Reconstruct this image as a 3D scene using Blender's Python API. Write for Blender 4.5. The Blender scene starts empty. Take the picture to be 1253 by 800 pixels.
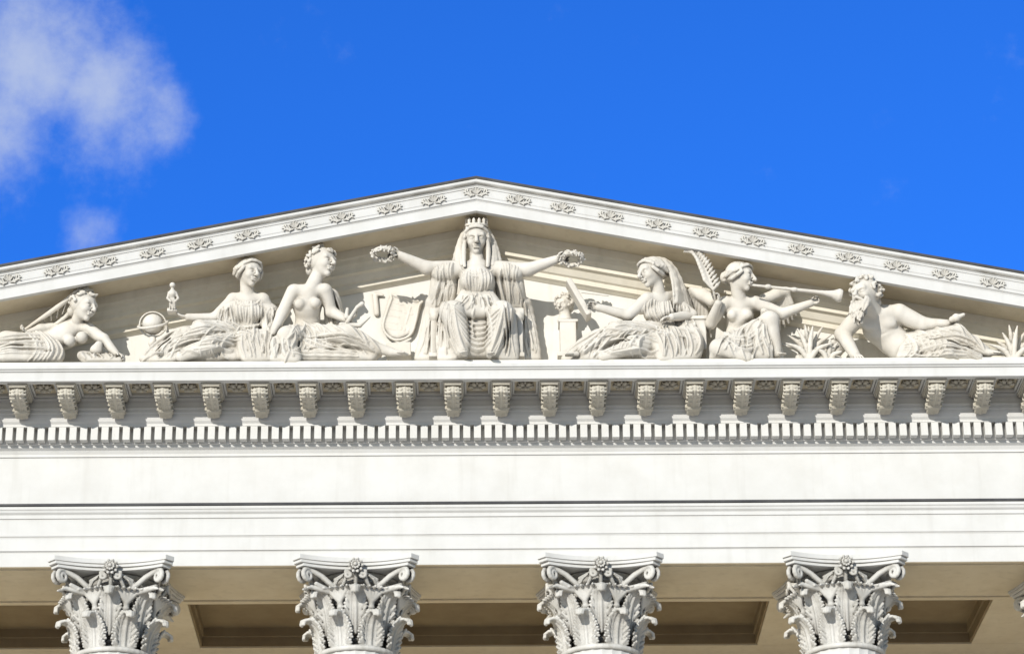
import bpy, math, random, bmesh
import numpy as np
from mathutils import Vector, Matrix
random.seed(7)
rng = np.random.RandomState(5)
rad = math.radians
col = bpy.context.scene.collection
GZ = -20.6
PITCH, ZC, DC, FL, U0, ROLL = rad(25), -19.02, 40.78, 3380.0, 583.5, 0.0056
CS, SN = math.cos(PITCH), math.sin(PITCH)
SH = [0, 400, 50]   # how far the upper part of a figure leans out from the wall

# back-project image pixel (u across, v down) onto a plane at depth y -> metres
def EL(u, v, y):
    v2 = v + ROLL*(u-U0); u2 = u - ROLL*(v-400)
    Y = DC+y
    Z = Y*math.tan(PITCH+math.atan((400-v2)/FL))
    d = Y*CS+Z*SN
    return np.array([(u2-U0)*d/FL, y, ZC+Z])

def nn(nt, t, **k):
    n = nt.nodes.new(t)
    for a, b in k.items(): setattr(n, a, b)
    return n

def stone(name, c1, c2, dirt_shade=(0.10, 0.085, 0.06), dirt_shade_amt=0.6, ao=0.12, rough=0.75, streak=0.25, bump=0.15):
    m = bpy.data.materials.new(name); m.use_nodes = True
    nt = m.node_tree; L = nt.links
    b = nt.nodes['Principled BSDF']; b.inputs['Roughness'].default_value = rough; b.inputs['Specular IOR Level'].default_value = .2
    tc = nn(nt, 'ShaderNodeTexCoord')
    n1 = nn(nt, 'ShaderNodeTexNoise'); n1.inputs['Scale'].default_value = 1.7; n1.inputs['Detail'].default_value = 5; n1.inputs['Roughness'].default_value = .65
    L.new(tc.outputs['Object'], n1.inputs['Vector'])
    r1 = nn(nt, 'ShaderNodeMapRange'); r1.inputs[1].default_value = .35; r1.inputs[2].default_value = .68
    L.new(n1.outputs['Fac'], r1.inputs[0])
    mx = nn(nt, 'ShaderNodeMix', data_type='RGBA'); mx.inputs[6].default_value = (*c1, 1); mx.inputs[7].default_value = (*c2, 1)
    L.new(r1.outputs[0], mx.inputs[0])
    last = mx.outputs[2]
    if streak > 0:
        mp = nn(nt, 'ShaderNodeMapping'); mp.inputs['Scale'].default_value = (7, 7, .55)
        L.new(tc.outputs['Object'], mp.inputs[0])
        n2 = nn(nt, 'ShaderNodeTexNoise'); n2.inputs['Scale'].default_value = 1.0; n2.inputs['Detail'].default_value = 4
        L.new(mp.outputs[0], n2.inputs['Vector'])
        r2 = nn(nt, 'ShaderNodeMapRange'); r2.inputs[1].default_value = .54; r2.inputs[2].default_value = .80; r2.inputs[4].default_value = streak
        L.new(n2.outputs['Fac'], r2.inputs[0])
        m2 = nn(nt, 'ShaderNodeMix', data_type='RGBA'); m2.inputs[7].default_value = (c1[0]*.55, c1[1]*.52, c1[2]*.46, 1)
        L.new(r2.outputs[0], m2.inputs[0]); L.new(last, m2.inputs[6]); last = m2.outputs[2]
    if dirt_shade_amt > 0:
        aon = nn(nt, 'ShaderNodeAmbientOcclusion'); aon.samples = 1; aon.inputs['Distance'].default_value = ao  # darkens recesses in base colour: crevice grime plus painted shade for relief
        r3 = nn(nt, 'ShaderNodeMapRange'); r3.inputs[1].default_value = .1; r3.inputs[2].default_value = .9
        r3.inputs[3].default_value = dirt_shade_amt; r3.inputs[4].default_value = 0
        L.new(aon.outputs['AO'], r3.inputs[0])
        m3 = nn(nt, 'ShaderNodeMix', data_type='RGBA'); m3.inputs[7].default_value = (*dirt_shade, 1)
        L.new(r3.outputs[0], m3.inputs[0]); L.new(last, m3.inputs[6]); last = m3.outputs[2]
    L.new(last, b.inputs['Base Color'])
    if bump > 0:
        n3 = nn(nt, 'ShaderNodeTexNoise'); n3.inputs['Scale'].default_value = 28; n3.inputs['Detail'].default_value = 3
        L.new(tc.outputs['Object'], n3.inputs['Vector'])
        bp = nn(nt, 'ShaderNodeBump'); bp.inputs['Strength'].default_value = bump; bp.inputs['Distance'].default_value = .02
        L.new(n3.outputs['Fac'], bp.inputs['Height']); L.new(bp.outputs[0], b.inputs['Normal'])
    return m

M_PAINT = stone('painted_stone', (.735, .728, .70), (.675, .665, .63), dirt_shade_amt=.5, streak=.17, ao=.07, bump=0)
M_ORN = stone('carved_stone', (.70, .66, .57), (.54, .50, .41), dirt_shade_amt=.95, ao=.10, streak=.3, bump=0)
M_PAL = stone('palmette_stone', (.72, .70, .64), (.58, .55, .49), dirt_shade_amt=.8, ao=.06, streak=.2, bump=0)
M_CAP = stone('capital_stone', (.77, .75, .70), (.52, .50, .45), dirt_shade=(.06, .05, .038), dirt_shade_amt=1.0, ao=.20, streak=.4, bump=0)
M_STAT = stone('statue_stone', (.79, .75, .675), (.67, .62, .535), dirt_shade_amt=1.0, ao=.10, streak=.3)
M_TAN = stone('soffit_plaster', (.78, .69, .52), (.70, .605, .44), dirt_shade_amt=0, streak=.25, bump=0)
M_BED = stone('bed_moulding_stone', (.78, .73, .62), (.70, .65, .54), dirt_shade_amt=0, streak=.25, bump=0)
M_TYMP = stone('tympanum_stone', (.84, .815, .75), (.76, .735, .67), dirt_shade_amt=.3, streak=.25, bump=0)
M_CEIL = stone('ceiling_plaster', (.32, .25, .15), (.26, .195, .115), dirt_shade_amt=0, streak=.2, bump=0)
M_DARK = stone('dark_edging', (.10, .10, .10), (.05, .05, .055), dirt_shade_amt=0, rough=.6, bump=0)
M_PAVE = stone('paving_stone', (.54, .49, .41), (.46, .41, .34), dirt_shade_amt=0, streak=0, bump=0)
M_GRIME = stone('grimy_stone', (.50, .48, .43), (.20, .19, .17), dirt_shade_amt=0, streak=.5, bump=0)

WL = {}
def place(o, parent=None, mat=None):
    col.objects.link(o)
    WL[o.name] = np.array(o.location)
    if parent is not None:
        o.parent = parent
        o.matrix_parent_inverse = Matrix.Translation(Vector(-WL[parent.name]))
    if mat is not None and o.data is not None and len(o.data.materials) == 0: o.data.materials.append(mat)
    return o
def empty(name, loc, label=None, cat=None, parent=None, group=None):
    o = bpy.data.objects.new(name, None); o.location = loc; o.empty_display_size = .3
    place(o, parent)
    if label: o['label'] = label
    if cat: o['category'] = cat
    if group: o['group'] = group
    return o
def mesh_np(name, V, Q, smooth=True):
    me = bpy.data.meshes.new(name)
    n, q = len(V), len(Q)
    me.vertices.add(n); me.vertices.foreach_set('co', np.asarray(V, np.float32).ravel())
    me.loops.add(q*4); me.loops.foreach_set('vertex_index', np.asarray(Q, np.int32).ravel())
    me.polygons.add(q)
    me.polygons.foreach_set('loop_start', np.arange(0, q*4, 4, dtype=np.int32))
    me.polygons.foreach_set('loop_total', np.full(q, 4, np.int32))
    me.polygons.foreach_set('use_smooth', np.full(q, smooth, bool))
    me.update(); me.validate()
    return me
def extr_geo(prof, xs, slope=0.0):
    V, Fc = [], []
    n = len(prof)
    for x in xs:
        for (y, z) in prof: V.append((x, y, z-slope*abs(x)))
    for s in range(len(xs)-1):
        for i in range(n):
            j = (i+1) % n
            Fc.append((s*n+i, s*n+j, (s+1)*n+j, (s+1)*n+i))
    Fc.append(tuple(range(n))[::-1]); Fc.append(tuple((len(xs)-1)*n+i for i in range(n)))
    return V, Fc
def box_geo(x0, x1, y0, y1, z0, z1):
    V = [(x, y, z) for x in (x0, x1) for y in (y0, y1) for z in (z0, z1)]
    Fc = [(0, 1, 3, 2), (4, 6, 7, 5), (0, 4, 5, 1), (2, 3, 7, 6), (0, 2, 6, 4), (1, 5, 7, 3)]
    return V, Fc
def make(name, geos, mat, parent=None, bevel=0.0, smooth=False, loc=(0, 0, 0)):
    V, Fc = [], []
    for v, f in geos:
        o = len(V); V += list(v); Fc += [tuple(i+o for i in q) for q in f]
    me = bpy.data.meshes.new(name); me.from_pydata(V, [], Fc)
    bm = bmesh.new(); bm.from_mesh(me); bmesh.ops.recalc_face_normals(bm, faces=bm.faces); bm.to_mesh(me); bm.free()
    if smooth:
        for p in me.polygons: p.use_smooth = True
    o = bpy.data.objects.new(name, me); o.location = loc
    place(o, parent, mat)
    if bevel > 0:
        b = o.modifiers.new('bevel', 'BEVEL'); b.width = bevel; b.segments = 2; b.limit_method = 'ANGLE'
    return o

# ---------------------------------------------------------------- implicit sculpting
CORN = [(a, b, c) for a in (0, 1) for b in (0, 1) for c in (0, 1)]
EDG = [(i, j) for i in range(8) for j in range(i+1, 8) if sum(abs(CORN[i][t]-CORN[j][t]) for t in range(3)) == 1]
def nets(f, lo, h):
    s = f < 0
    nx, ny, nz = f.shape
    c = np.zeros((nx-1, ny-1, nz-1), np.int8)
    for a, b, d in CORN: c += s[a:nx-1+a, b:ny-1+b, d:nz-1+d]
    act = (c > 0) & (c < 8)
    I = np.argwhere(act)
    vals = np.stack([f[I[:, 0]+a, I[:, 1]+b, I[:, 2]+d] for a, b, d in CORN], 1)
    pos = np.zeros((len(I), 3)); cnt = np.zeros(len(I))
    for i, j in EDG:
        fa, fb = vals[:, i], vals[:, j]
        m = (fa < 0) != (fb < 0)
        t = np.where(m, fa/np.where(m, fa-fb, 1), 0)
        ca, cb = np.array(CORN[i], float), np.array(CORN[j], float)
        pos += m[:, None]*(ca+(cb-ca)*t[:, None]); cnt += m
    V = lo+h*(I+pos/cnt[:, None])
    vid = np.full(act.shape, -1, np.int32); vid[act] = np.arange(len(I))
    Q = []
    def add(q, s0):
        q = np.stack(q, 1); fl = ~s0
        q[fl] = q[fl][:, ::-1]; Q.append(q)
    E = np.argwhere(s[:-1, 1:-1, 1:-1] != s[1:, 1:-1, 1:-1])+[0, 1, 1]; i, j, k = E.T
    add([vid[i, j-1, k-1], vid[i, j, k-1], vid[i, j, k], vid[i, j-1, k]], s[i, j, k])
    E = np.argwhere(s[1:-1, :-1, 1:-1] != s[1:-1, 1:, 1:-1])+[1, 0, 1]; i, j, k = E.T
    add([vid[i-1, j, k-1], vid[i-1, j, k], vid[i, j, k], vid[i, j, k-1]], s[i, j, k])
    E = np.argwhere(s[1:-1, 1:-1, :-1] != s[1:-1, 1:-1, 1:])+[1, 1, 0]; i, j, k = E.T
    add([vid[i-1, j-1, k], vid[i, j-1, k], vid[i, j, k], vid[i-1, j, k]], s[i, j, k])
    return V, np.concatenate(Q)
def unit(a):
    a = np.asarray(a, float); return a/(np.linalg.norm(a)+1e-9)

class Sculpt:
    def __init__(s, h=.0105, px=True, relief=False):
        s.h = h; s.P = []; s.px = px; s.rs = .0131 if px else 1.0; s.sh = list(SH)
        s.relief = relief; s.R = []
    def mp(s, p):
        if not s.px: return np.array(p[:3], float)
        x = min(max((s.sh[1]-p[1])/s.sh[2], 0), 1); x = x*x*(3-2*x)
        return EL(p[0], p[1], p[2]-s.sh[0]*x)
    def mt(s, p0, p1, r0, r1, k=.03, fy=1.0, m=1):
        s.P.append(('t', np.array(p0, float), np.array(p1, float), r0, r1, fy, k, m))
    def me(s, c, r, R=None, k=.03, m=1):
        s.P.append(('e', np.array(c, float), np.array(r, float), np.eye(3) if R is None else np.array(R, float), k, m))
    def mb(s, c, hf, R=None, rd=.01, k=.01, m=1):
        s.P.append(('b', np.array(c, float), np.array(hf, float), np.eye(3) if R is None else np.array(R, float), rd, k, m))
    def t(s, pts, k=3, sm=0, fy=1.0, m=1):
        q = np.array([list(s.mp(p))+[p[3]*s.rs] for p in pts])
        if sm and len(q) > 2:
            out = []
            P = np.vstack([2*q[0]-q[1], q, 2*q[-1]-q[-2]])
            for i in range(1, len(P)-2):
                for j in range(sm):
                    t = j/sm
                    out.append(.5*((2*P[i])+(-P[i-1]+P[i+1])*t+(2*P[i-1]-5*P[i]+4*P[i+1]-P[i+2])*t*t+(-P[i-1]+3*P[i]-3*P[i+1]+P[i+2])*t**3))
            out.append(q[-1]); q = np.array(out)
        for a, b in zip(q[:-1], q[1:]): s.mt(a[:3], b[:3], max(a[3], .002), max(b[3], .002), k*s.rs, fy, m)
    def s(s, u, v, y, r, k=3, m=1):
        c = s.mp((u, v, y)); r = r*s.rs; s.me(c, (r, r, r), None, k*s.rs, m)
    def e(s, u, v, y, r, ang=0, k=3, m=1):
        a = rad(ang); R = [[math.cos(a), 0, math.sin(a)], [0, 1, 0], [-math.sin(a), 0, math.cos(a)]]
        s.me(s.mp((u, v, y)), np.array(r)*s.rs, R, k*s.rs, m)
    def b(s, u, v, y, hf, ang=0, rd=1, k=1, m=1):
        a = rad(ang); R = [[math.cos(a), 0, math.sin(a)], [0, 1, 0], [-math.sin(a), 0, math.cos(a)]]
        s.mb(s.mp((u, v, y)), np.array(hf)*s.rs, R, rd*s.rs, k*s.rs, m)
    @staticmethod
    def lp(line, t):
        line = [np.array(p, float) for p in line]
        t = min(max(t, 0), 1)*(len(line)-1); i = min(int(t), len(line)-2)
        return line[i]+(line[i+1]-line[i])*(t-i)
    def fold(s, A, B, n, r, k=.8, mid=None, jit=.25, seg=7, wob=.0, taper=.55, dy=0, ends=.5, st=0, m=1, tube=False):
        if s.relief and not tube and m > 0: n = int(round(n*1.2)); r = r*.88; taper = .75
        for i in range(n):
            t = (i+ends)/(n-1+2*ends)+(random.random()-.5)*jit/n
            a, b = s.lp(A, t), s.lp(B, t+(random.random()-.5)*jit/n)
            md = s.lp(mid, t) if mid is not None else (a+b)/2
            c = 2*md-(a+b)/2
            rr = r*(.5+.95*random.random()**1.3) if jit > 0 else r
            pts = []; ph = random.random()*6; s0 = random.random()*st; s1 = 1-random.random()*st*.6
            for j in range(seg+1):
                x = s0+(s1-s0)*j/seg
                p = (1-x)**2*a+2*x*(1-x)*c+x*x*b
                w = wob*math.sin(ph+x*5)
                pts.append((p[0]+w, p[1]+w*.5, p[2]+dy, rr*(1-taper+taper*math.sin(math.pi*min(1, x*.8+.15)))))
            if s.relief and not tube:
                q = [s.mp(p) for p in pts]
                s.R.append((np.array([[v[0], v[2], p[3]*s.rs] for v, p in zip(q, pts)]), m))
            else: s.t(pts, k, m=m)
    # cloth panel: continuous backing sheet carrying raised folds with narrow cuts between them
    def drape(s, A, B, n, r, mid=None, base=5, wob=1.6, st=.3, cut=1):
        def span(Lq):
            a, b = np.array(Lq[0], float), np.array(Lq[-1], float); d = b-a; d[2] /= .0131; return np.linalg.norm(d)
        w = max(span(A), span(B), span(mid) if mid is not None else 0)
        nb = int(math.ceil(w/(base*1.05)))+1
        s.fold(A, B, nb, base, k=base*1.1, mid=mid, jit=0, taper=.1, ends=.1, tube=True)
        s.fold(A, B, int(n*1.25), r, mid=mid, jit=1.0, wob=wob, ends=.25, st=st)
        if cut: s.fold(A, B, n, 1.4, mid=mid, jit=1.0, wob=wob, ends=.6, st=.6, taper=.8, m=-1)
    def wrap(s, p0, p1, n, r, slant=.15, ph0=95, ph1=-60, k=1.1):
        P0, P1 = s.mp(p0), s.mp(p1); R0, R1 = p0[3]*s.rs, p1[3]*s.rs
        ax = P1-P0; an = unit(ax)
        up = unit(np.array([0, 0, 1.])-an*an[2]); fr = unit(np.array([0, -1., 0])+an*an[1])
        for i in range(n):
            t = (i+.5)/n+(random.random()-.5)*.5/n
            sl = slant*(.5+1.0*random.random()); q = []
            for j in range(8):
                x = j/7; ph = rad(ph0+(ph1-ph0)*x)
                tt = t+sl*(x-.5)*2
                c = P0+ax*tt; R = R0+(R1-R0)*min(max(tt, 0), 1)
                q.append((c+R*1.0*(math.sin(ph)*up+math.cos(ph)*fr), r*s.rs*(.3+.7*math.sin(math.pi*(x*.9+.05)))))
            if s.relief: s.R.append((np.array([[v[0], v[2], rr] for v, rr in q]), 1))
            else:
                for a, b in zip(q[:-1], q[1:]): s.mt(a[0], b[0], a[1], b[1], k*s.rs)
    def build(s):
        h = s.h
        bb = []
        for p in s.P:
            ex = .06 if s.R else 0
            if p[0] == 't':
                R = max(p[3], p[4])+p[6]+2*h+ex
                lo = np.minimum(p[1], p[2])-R; hi = np.maximum(p[1], p[2])+R
            elif p[0] == 'e':
                R = max(p[2])+p[4]+2*h+ex; lo = p[1]-R; hi = p[1]+R
            else:
                R = np.linalg.norm(p[2])+p[4]+p[5]+2*h+ex; lo = p[1]-R; hi = p[1]+R
            bb.append((lo, hi))
        pos = [i for i, p in enumerate(s.P) if p[-1] > 0]
        lo = np.min([bb[i][0] for i in pos], 0)-h; hi = np.max([bb[i][1] for i in pos], 0)+h
        n = np.ceil((hi-lo)/h).astype(int)+2
        f = np.full(tuple(n), 1.0, np.float32)
        ax = [(lo[i]+h*np.arange(n[i])).astype(np.float32) for i in range(3)]
        for p, (a, b) in zip(s.P, bb):
            i0 = np.maximum(np.floor((a-lo)/h).astype(int), 0); i1 = np.minimum(np.ceil((b-lo)/h).astype(int)+1, n)
            if np.any(i1 <= i0): continue
            X = ax[0][i0[0]:i1[0]][:, None, None]; Y = ax[1][i0[1]:i1[1]][None, :, None]; Z = ax[2][i0[2]:i1[2]][None, None, :]
            if p[0] == 't':
                _, p0, p1, r0, r1, fy, k, m = p
                d = p1-p0; d2 = d.copy(); d2[1] *= fy
                x, y, z = X-p0[0], (Y-p0[1])*fy, Z-p0[2]
                L2 = float(d2@d2)+1e-12
                t = np.clip((x*d2[0]+y*d2[1]+z*d2[2])/L2, 0, 1)
                D = np.sqrt((x-t*d2[0])**2+(y-t*d2[1])**2+(z-t*d2[2])**2)-(r0+(r1-r0)*t)
            elif p[0] == 'e':
                _, c, r, R, k, m = p
                x, y, z = X-c[0], Y-c[1], Z-c[2]
                q = [R[i][0]*x+R[i][1]*y+R[i][2]*z for i in range(3)]
                k0 = np.sqrt(sum((q[i]/r[i])**2 for i in range(3))); k1 = np.sqrt(sum((q[i]/r[i]**2)**2 for i in range(3)))
                D = k0*(k0-1)/(k1+1e-6)
            else:
                _, c, hf, R, rd, k, m = p
                x, y, z = X-c[0], Y-c[1], Z-c[2]
                q = [np.abs(R[i][0]*x+R[i][1]*y+R[i][2]*z)-hf[i]+rd for i in range(3)]
                D = np.sqrt(sum(np.maximum(v, 0)**2 for v in q))+np.minimum(np.maximum(np.maximum(q[0], q[1]), q[2]), 0)-rd
            sl = f[i0[0]:i1[0], i0[1]:i1[1], i0[2]:i1[2]]
            D = D.astype(np.float32)
            if m > 0:
                hh = np.maximum(k-np.abs(sl-D), 0)/k
                sl[...] = np.minimum(sl, D)-hh*hh*k/4
            else:
                hh = np.maximum(k-np.abs(sl+D), 0)/k
                sl[...] = np.maximum(sl, -D)+hh*hh*k/4
        if s.R:   # carve the cloth folds as relief conforming to the surface
            MM = [np.zeros((n[0], n[2]), np.float32), np.zeros((n[0], n[2]), np.float32)]
            for q, m in s.R:
                M = MM[0] if m > 0 else MM[1]
                for a, b in zip(q[:-1], q[1:]):
                    w = max(a[2], b[2])*2.4
                    x0, x1 = min(a[0], b[0])-w, max(a[0], b[0])+w; z0, z1 = min(a[1], b[1])-w, max(a[1], b[1])+w
                    i0, i1 = max(int((x0-lo[0])/h), 0), min(int((x1-lo[0])/h)+2, n[0]); k0, k1 = max(int((z0-lo[2])/h), 0), min(int((z1-lo[2])/h)+2, n[2])
                    if i1 <= i0 or k1 <= k0: continue
                    X = ax[0][i0:i1][:, None]-a[0]; Z = ax[2][k0:k1][None, :]-a[1]
                    dx, dz = b[0]-a[0], b[1]-a[1]; L2 = dx*dx+dz*dz+1e-12
                    t = np.clip((X*dx+Z*dz)/L2, 0, 1)
                    d = np.sqrt((X-t*dx)**2+(Z-t*dz)**2); r = a[2]+(b[2]-a[2])*t
                    if m > 0: v = 1.4*r*np.maximum(1-d/(1.45*r), 0)**.9
                    else: v = 1.3*r*np.exp(-(d/(.75*r))**2)
                    M[i0:i1, k0:k1] = np.maximum(M[i0:i1, k0:k1], v)
            f -= (MM[0]-MM[1])[:, None, :]
        f[0] = 1; f[-1] = 1; f[:, 0] = 1; f[:, -1] = 1; f[:, :, 0] = 1; f[:, :, -1] = 1
        return nets(f, lo, h)
    def obj(s, name, mat, parent=None, loc=None, label=None):
        V, Q = s.build()
        if loc is None: loc = WL[parent.name] if parent is not None else np.zeros(3)
        if s.px: V = V-loc
        me = mesh_np(name, V, Q)
        o = bpy.data.objects.new(name, me); o.location = loc
        place(o, parent, mat)
        if label: o['label'] = label
        return o

# ---------------------------------------------------------------- anatomy helpers
def head(B, H, c, R, f, up=(0, 0, 1), hair='wavy', beard=False, neck=None):
    c = B.mp(c); R = R*.0142; f = unit(f); up = np.array(up, float); up = unit(up-f*(up@f)); s = np.cross(f, up)
    P = lambda a, b, d: c+R*(a*s+b*f+d*up)
    M = np.array([s, f, up])
    if neck is not None:
        B.mt(B.mp(neck[:3]), P(0, -.20, -.45), neck[3]*.0131*1.15, neck[3]*.0131*.98, .06*R)
    B.me(P(0, -.1, .18), R*np.array([.70, .84, .78]), M, .2*R)
    B.me(P(0, .22, -.10), R*np.array([.55, .60, .78]), M, .2*R)
    B.mt(P(0, .28, -.52), P(0, .54, -.78), .30*R, .19*R, .15*R)
    B.mt(P(-.34, .60, .22), P(.34, .60, .22), .17*R, .17*R, .08*R)
    for e in (-1, 1):
        B.me(P(.27*e, .88, .02), R*np.array([.19, .24, .13]), M, .06*R, -1)
        B.me(P(.27*e, .64, .00), R*np.array([.15, .14, .11]), M, .02*R)
        B.me(P(.3*e, .50, -.24), R*np.array([.22, .24, .22]), M, .12*R)
    B.mt(P(0, .78, .18), P(0, 1.05, -.20), .085*R, .125*R, .05*R)
    B.mt(P(-.09, .92, -.25), P(.09, .92, -.25), .075*R, .075*R, .03*R)
    B.mt(P(-.18, .76, -.43), P(.18, .76, -.43), .07*R, .07*R, .01*R)
    B.mt(P(-.05, .86, -.42), P(.05, .86, -.42), .075*R, .075*R, .03*R)
    B.mt(P(-.14, .76, -.55), P(.14, .76, -.55), .08*R, .08*R, .02*R)
    B.mt(P(-.18, .90, -.485), P(.18, .90, -.485), .03*R, .03*R, .02*R, m=-1)
    if H is not None:
        H.me(P(0, -.20, .24), R*np.array([.80, .86, .82]), M, .1*R)
        if hair == 'wavy':
            for e in (-1, 1):
                for i in range(6):
                    wv = .05*math.sin(i*2.1)
                    q = [P(.03*e, .64-.15*i, .74+.07*min(i, 3)), P(.36*e, .56-.15*i+wv, .70+.03*i), P(.64*e, .30-.14*i, .46+.01*i-wv), P(.80*e, .0-.11*i, .14+wv), P(.66*e, -.45-.06*i, -.02-.03*i), P(.22*e, -.95, -.02)]
                    for a, b in zip(q[:-1], q[1:]): H.mt(a, b, .10*R, .115*R, .01*R)
                q = [P(.72*e, .34, .10), P(.80*e, .10, -.16), P(.66*e, -.30, -.36), P(.2*e, -.85, -.2)]
                for a, b in zip(q[:-1], q[1:]): H.mt(a, b, .12*R, .13*R, .015*R)
            H.me(P(0, -1.05, .0), R*np.array([.38, .34, .38]), M, .1*R)
            for i in range(12):
                a = i*.63; H.mt(P(.22*math.cos(a), -1.2, .05+.22*math.sin(a)), P(.36*math.cos(a+.9), -1.0, .0+.36*math.sin(a+.9)), .09*R, .09*R, .02*R)
            for i in range(16):   # loose locks round the hairline
                a = -1.9+3.8*i/15; p = P(.70*math.sin(a), .48-.25*abs(math.sin(a)), .30+.44*math.cos(a))
                H.mt(p, p+R*.12*unit(rng.randn(3)), .12*R, .09*R, .01*R)
            H.me(P(0, 1.0, -.36), R*np.array([.56, .66, .82]), M, .03*R, -1)
        if hair == 'curls':
            for i in range(120):
                d = unit(rng.randn(3))
                if d[1] > .50 and d[2] < .42: continue
                if d[2] < -.5: continue
                a = P(d[0]*.86, -.18+d[1]*.92, .24+d[2]*.88)
                H.mt(a, a+R*.16*unit(rng.randn(3)), .14*R, .09*R, .01*R)
            H.me(P(0, -.85, -.35), R*np.array([.48, .38, .4]), M, .1*R)
            H.me(P(0, .96, -.30), R*np.array([.55, .72, .80]), M, .04*R, -1)
        if beard:
            for i in range(110):
                x = (random.random()-.5)*1.25; lo = -1.15-1.05*random.random()*(1-abs(x)/.8)
                p0 = P(x*.9, .50+.35*(1-abs(x))*random.random(), -.42-.25*random.random()); p2 = P(x*.7+.1*math.sin(i), .80+.40*random.random(), lo)
                pm = (p0+p2)/2+R*np.array([.08*math.sin(i*3), -.10, 0])
                H.mt(p0, pm, .12*R, .11*R, .008*R); H.mt(pm, p2, .11*R, .045*R, .008*R)
            for e in (-1, 1): H.mt(P(.04*e, 1.0, -.34), P(.42*e, .78, -.66), .11*R, .07*R, .02*R)
    return P, R

def hand(S, w, d, n, L, curl=.5, side=1, spread=.06):
    w = S.mp(w); d = unit(d); n = np.array(n, float); n = unit(n-d*(n@d)); sv = np.cross(d, n)
    for i in range(4):
        o = (i-1.5)*sv*L
        S.mt(w+o*.08, w+d*.44*L+o*.125, .085*L, .08*L, .05*L)
    for i, ln in enumerate([.36, .46, .50, .42]):
        p = w+d*.44*L+(i-1.5)*sv*L*.15
        a = .15+curl*.35; dd = unit(d+sv*(i-1.5)*spread)
        for j in range(3):
            v = unit(dd*math.cos(a)+n*math.sin(a)); q = p+v*ln*L*[.42, .33, .25][j]
            S.mt(p, q, .066*L*(1-.1*j), .062*L*(1-.12*j), .012*L); p = q; a += curl
    tb = w+d*.1*L+sv*side*.1*L
    t1 = tb+unit(d*.7+sv*side*.75+n*.3)*.25*L; t2 = t1+unit(d*.8+sv*side*.2+n*.5)*.2*L
    S.mt(tb, t1, .09*L, .075*L, .04*L); S.mt(t1, t2, .07*L, .055*L, .015*L)

def foot(S, a, d, L=18):
    p = S.mp(a); d = unit(d); L *= .0131; sv = np.cross(d, [0, 0, 1.])
    S.mt(p, p+d*.55*L-np.array([0, 0, .1*L]), .22*L, .16*L, .06*L)
    for i in range(5):
        o = (i-2)*sv*.10*L
        S.mt(p+d*.45*L+o-np.array([0, 0, .1*L]), p+d*(.95-.05*abs(i-1))*L+o*1.1-np.array([0, 0, .16*L]), .075*L, .06*L, .02*L)

# ================================================================ BUILDING
BL = empty('museum_building', (0, 0, GZ), 'white neoclassical portico with sculpted pediment and Corinthian columns', 'building')
XW = 15.6; SL = .2035; MS = .7616
mod_x = [(i+.5)*MS for i in range(-15, 15)]
ctop = [(1.5, -1.18), (-1.175, -1.18), (-1.175, -1.235), (-1.15, -1.245), (-1.145, -1.265), (-1.12, -1.275), (-1.12, -1.425), (-1.0, -1.425), (-1.0, -1.33),
        (-.40, -1.33), (-.40, -1.425), (-.35, -1.44), (-.35, -1.54), (-.37, -1.55), (-.37, -1.58), (-.35, -1.59), (-.35, -1.64), (-.335, -1.65), (-.325, -1.70), (-.30, -1.765), (-.27, -1.80), (-.27, -1.845),
        (-.15, -1.845), (-.14, -2.09), (-.11, -2.095), (-.10, -2.13), (-.05, -2.16), (-.02, -2.215), (-.02, -2.26), (1.5, -2.26)]
geos = [extr_geo(ctop, (-XW, XW))]
for x in mod_x: geos.append(box_geo(x-.17, x+.17, -.998, -.402, -1.423, -1.328))
for i in range(-15, 16):
    x = i*MS
    for (a, b, c, d) in ((x-.208, x+.208, -.998, -.955), (x-.208, x+.208, -.445, -.402), (x-.206, x-.17, -.953, -.447), (x+.17, x+.206, -.953, -.447)):
        geos.append(box_geo(a, b, c, d, -1.39, -1.329))
CORNICE = make('cornice', geos, M_PAINT, BL, bevel=.006)
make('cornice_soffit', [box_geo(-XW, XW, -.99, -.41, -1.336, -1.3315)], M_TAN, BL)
geos = []
dp = MS/4.5
n = int(11.5/dp)
for i in range(-n, n+1):
    x = i*dp
    geos.append(box_geo(x-.056, x+.056, -.275, -.13, -2.07, -1.847))
make('dentil_course', geos, M_PAINT, BL, bevel=.004)
make('plinth', [box_geo(-12, 12, -.985, .02, -1.178, -1.035)], M_TYMP, BL, bevel=.01)
make('frieze', [box_geo(-XW, XW, 0, 1.5, -3.108, -2.262)], M_PAINT, BL)
arch = [(1.8, -3.11), (0.0, -3.11), (-.02, -3.118), (-.13, -3.145), (-.13, -3.19), (-.115, -3.20), (-.105, -3.235), (-.075, -3.265), (-.075, -3.325), (-.055, -3.33), (-.055, -3.615), (-.04, -3.62),
        (-.03, -3.645), (-.03, -3.85), (-.01, -3.855), (0, -3.87), (0, -4.10), (1.8, -4.10)]
make('architrave', [extr_geo(arch, (-XW, XW))], M_PAINT, BL, bevel=.004)
make('dark_strip', [box_geo(-XW, XW, -.142, -.002, -3.134, -3.098)], M_DARK, BL)  # thin dark strip along the top of the crown moulding
geos = [box_geo(-XW, XW, .004, 1.795, -4.106, -4.1015), box_geo(-XW, XW, .10, .14, -4.125, -4.107), box_geo(-XW, XW, 1.60, 1.66, -4.13, -4.107)]
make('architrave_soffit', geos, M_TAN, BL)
COLX = [(i+.5)*3.808 for i in range(-3, 3)]
HWB = [1.15, .98, .45, .45, .98, 1.15]
geos = [box_geo(-XW, XW, 1.802, 5.2, -3.6, -3.45), box_geo(-XW, XW, 4.05, 5.2, -4.10, -3.602)]
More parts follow.
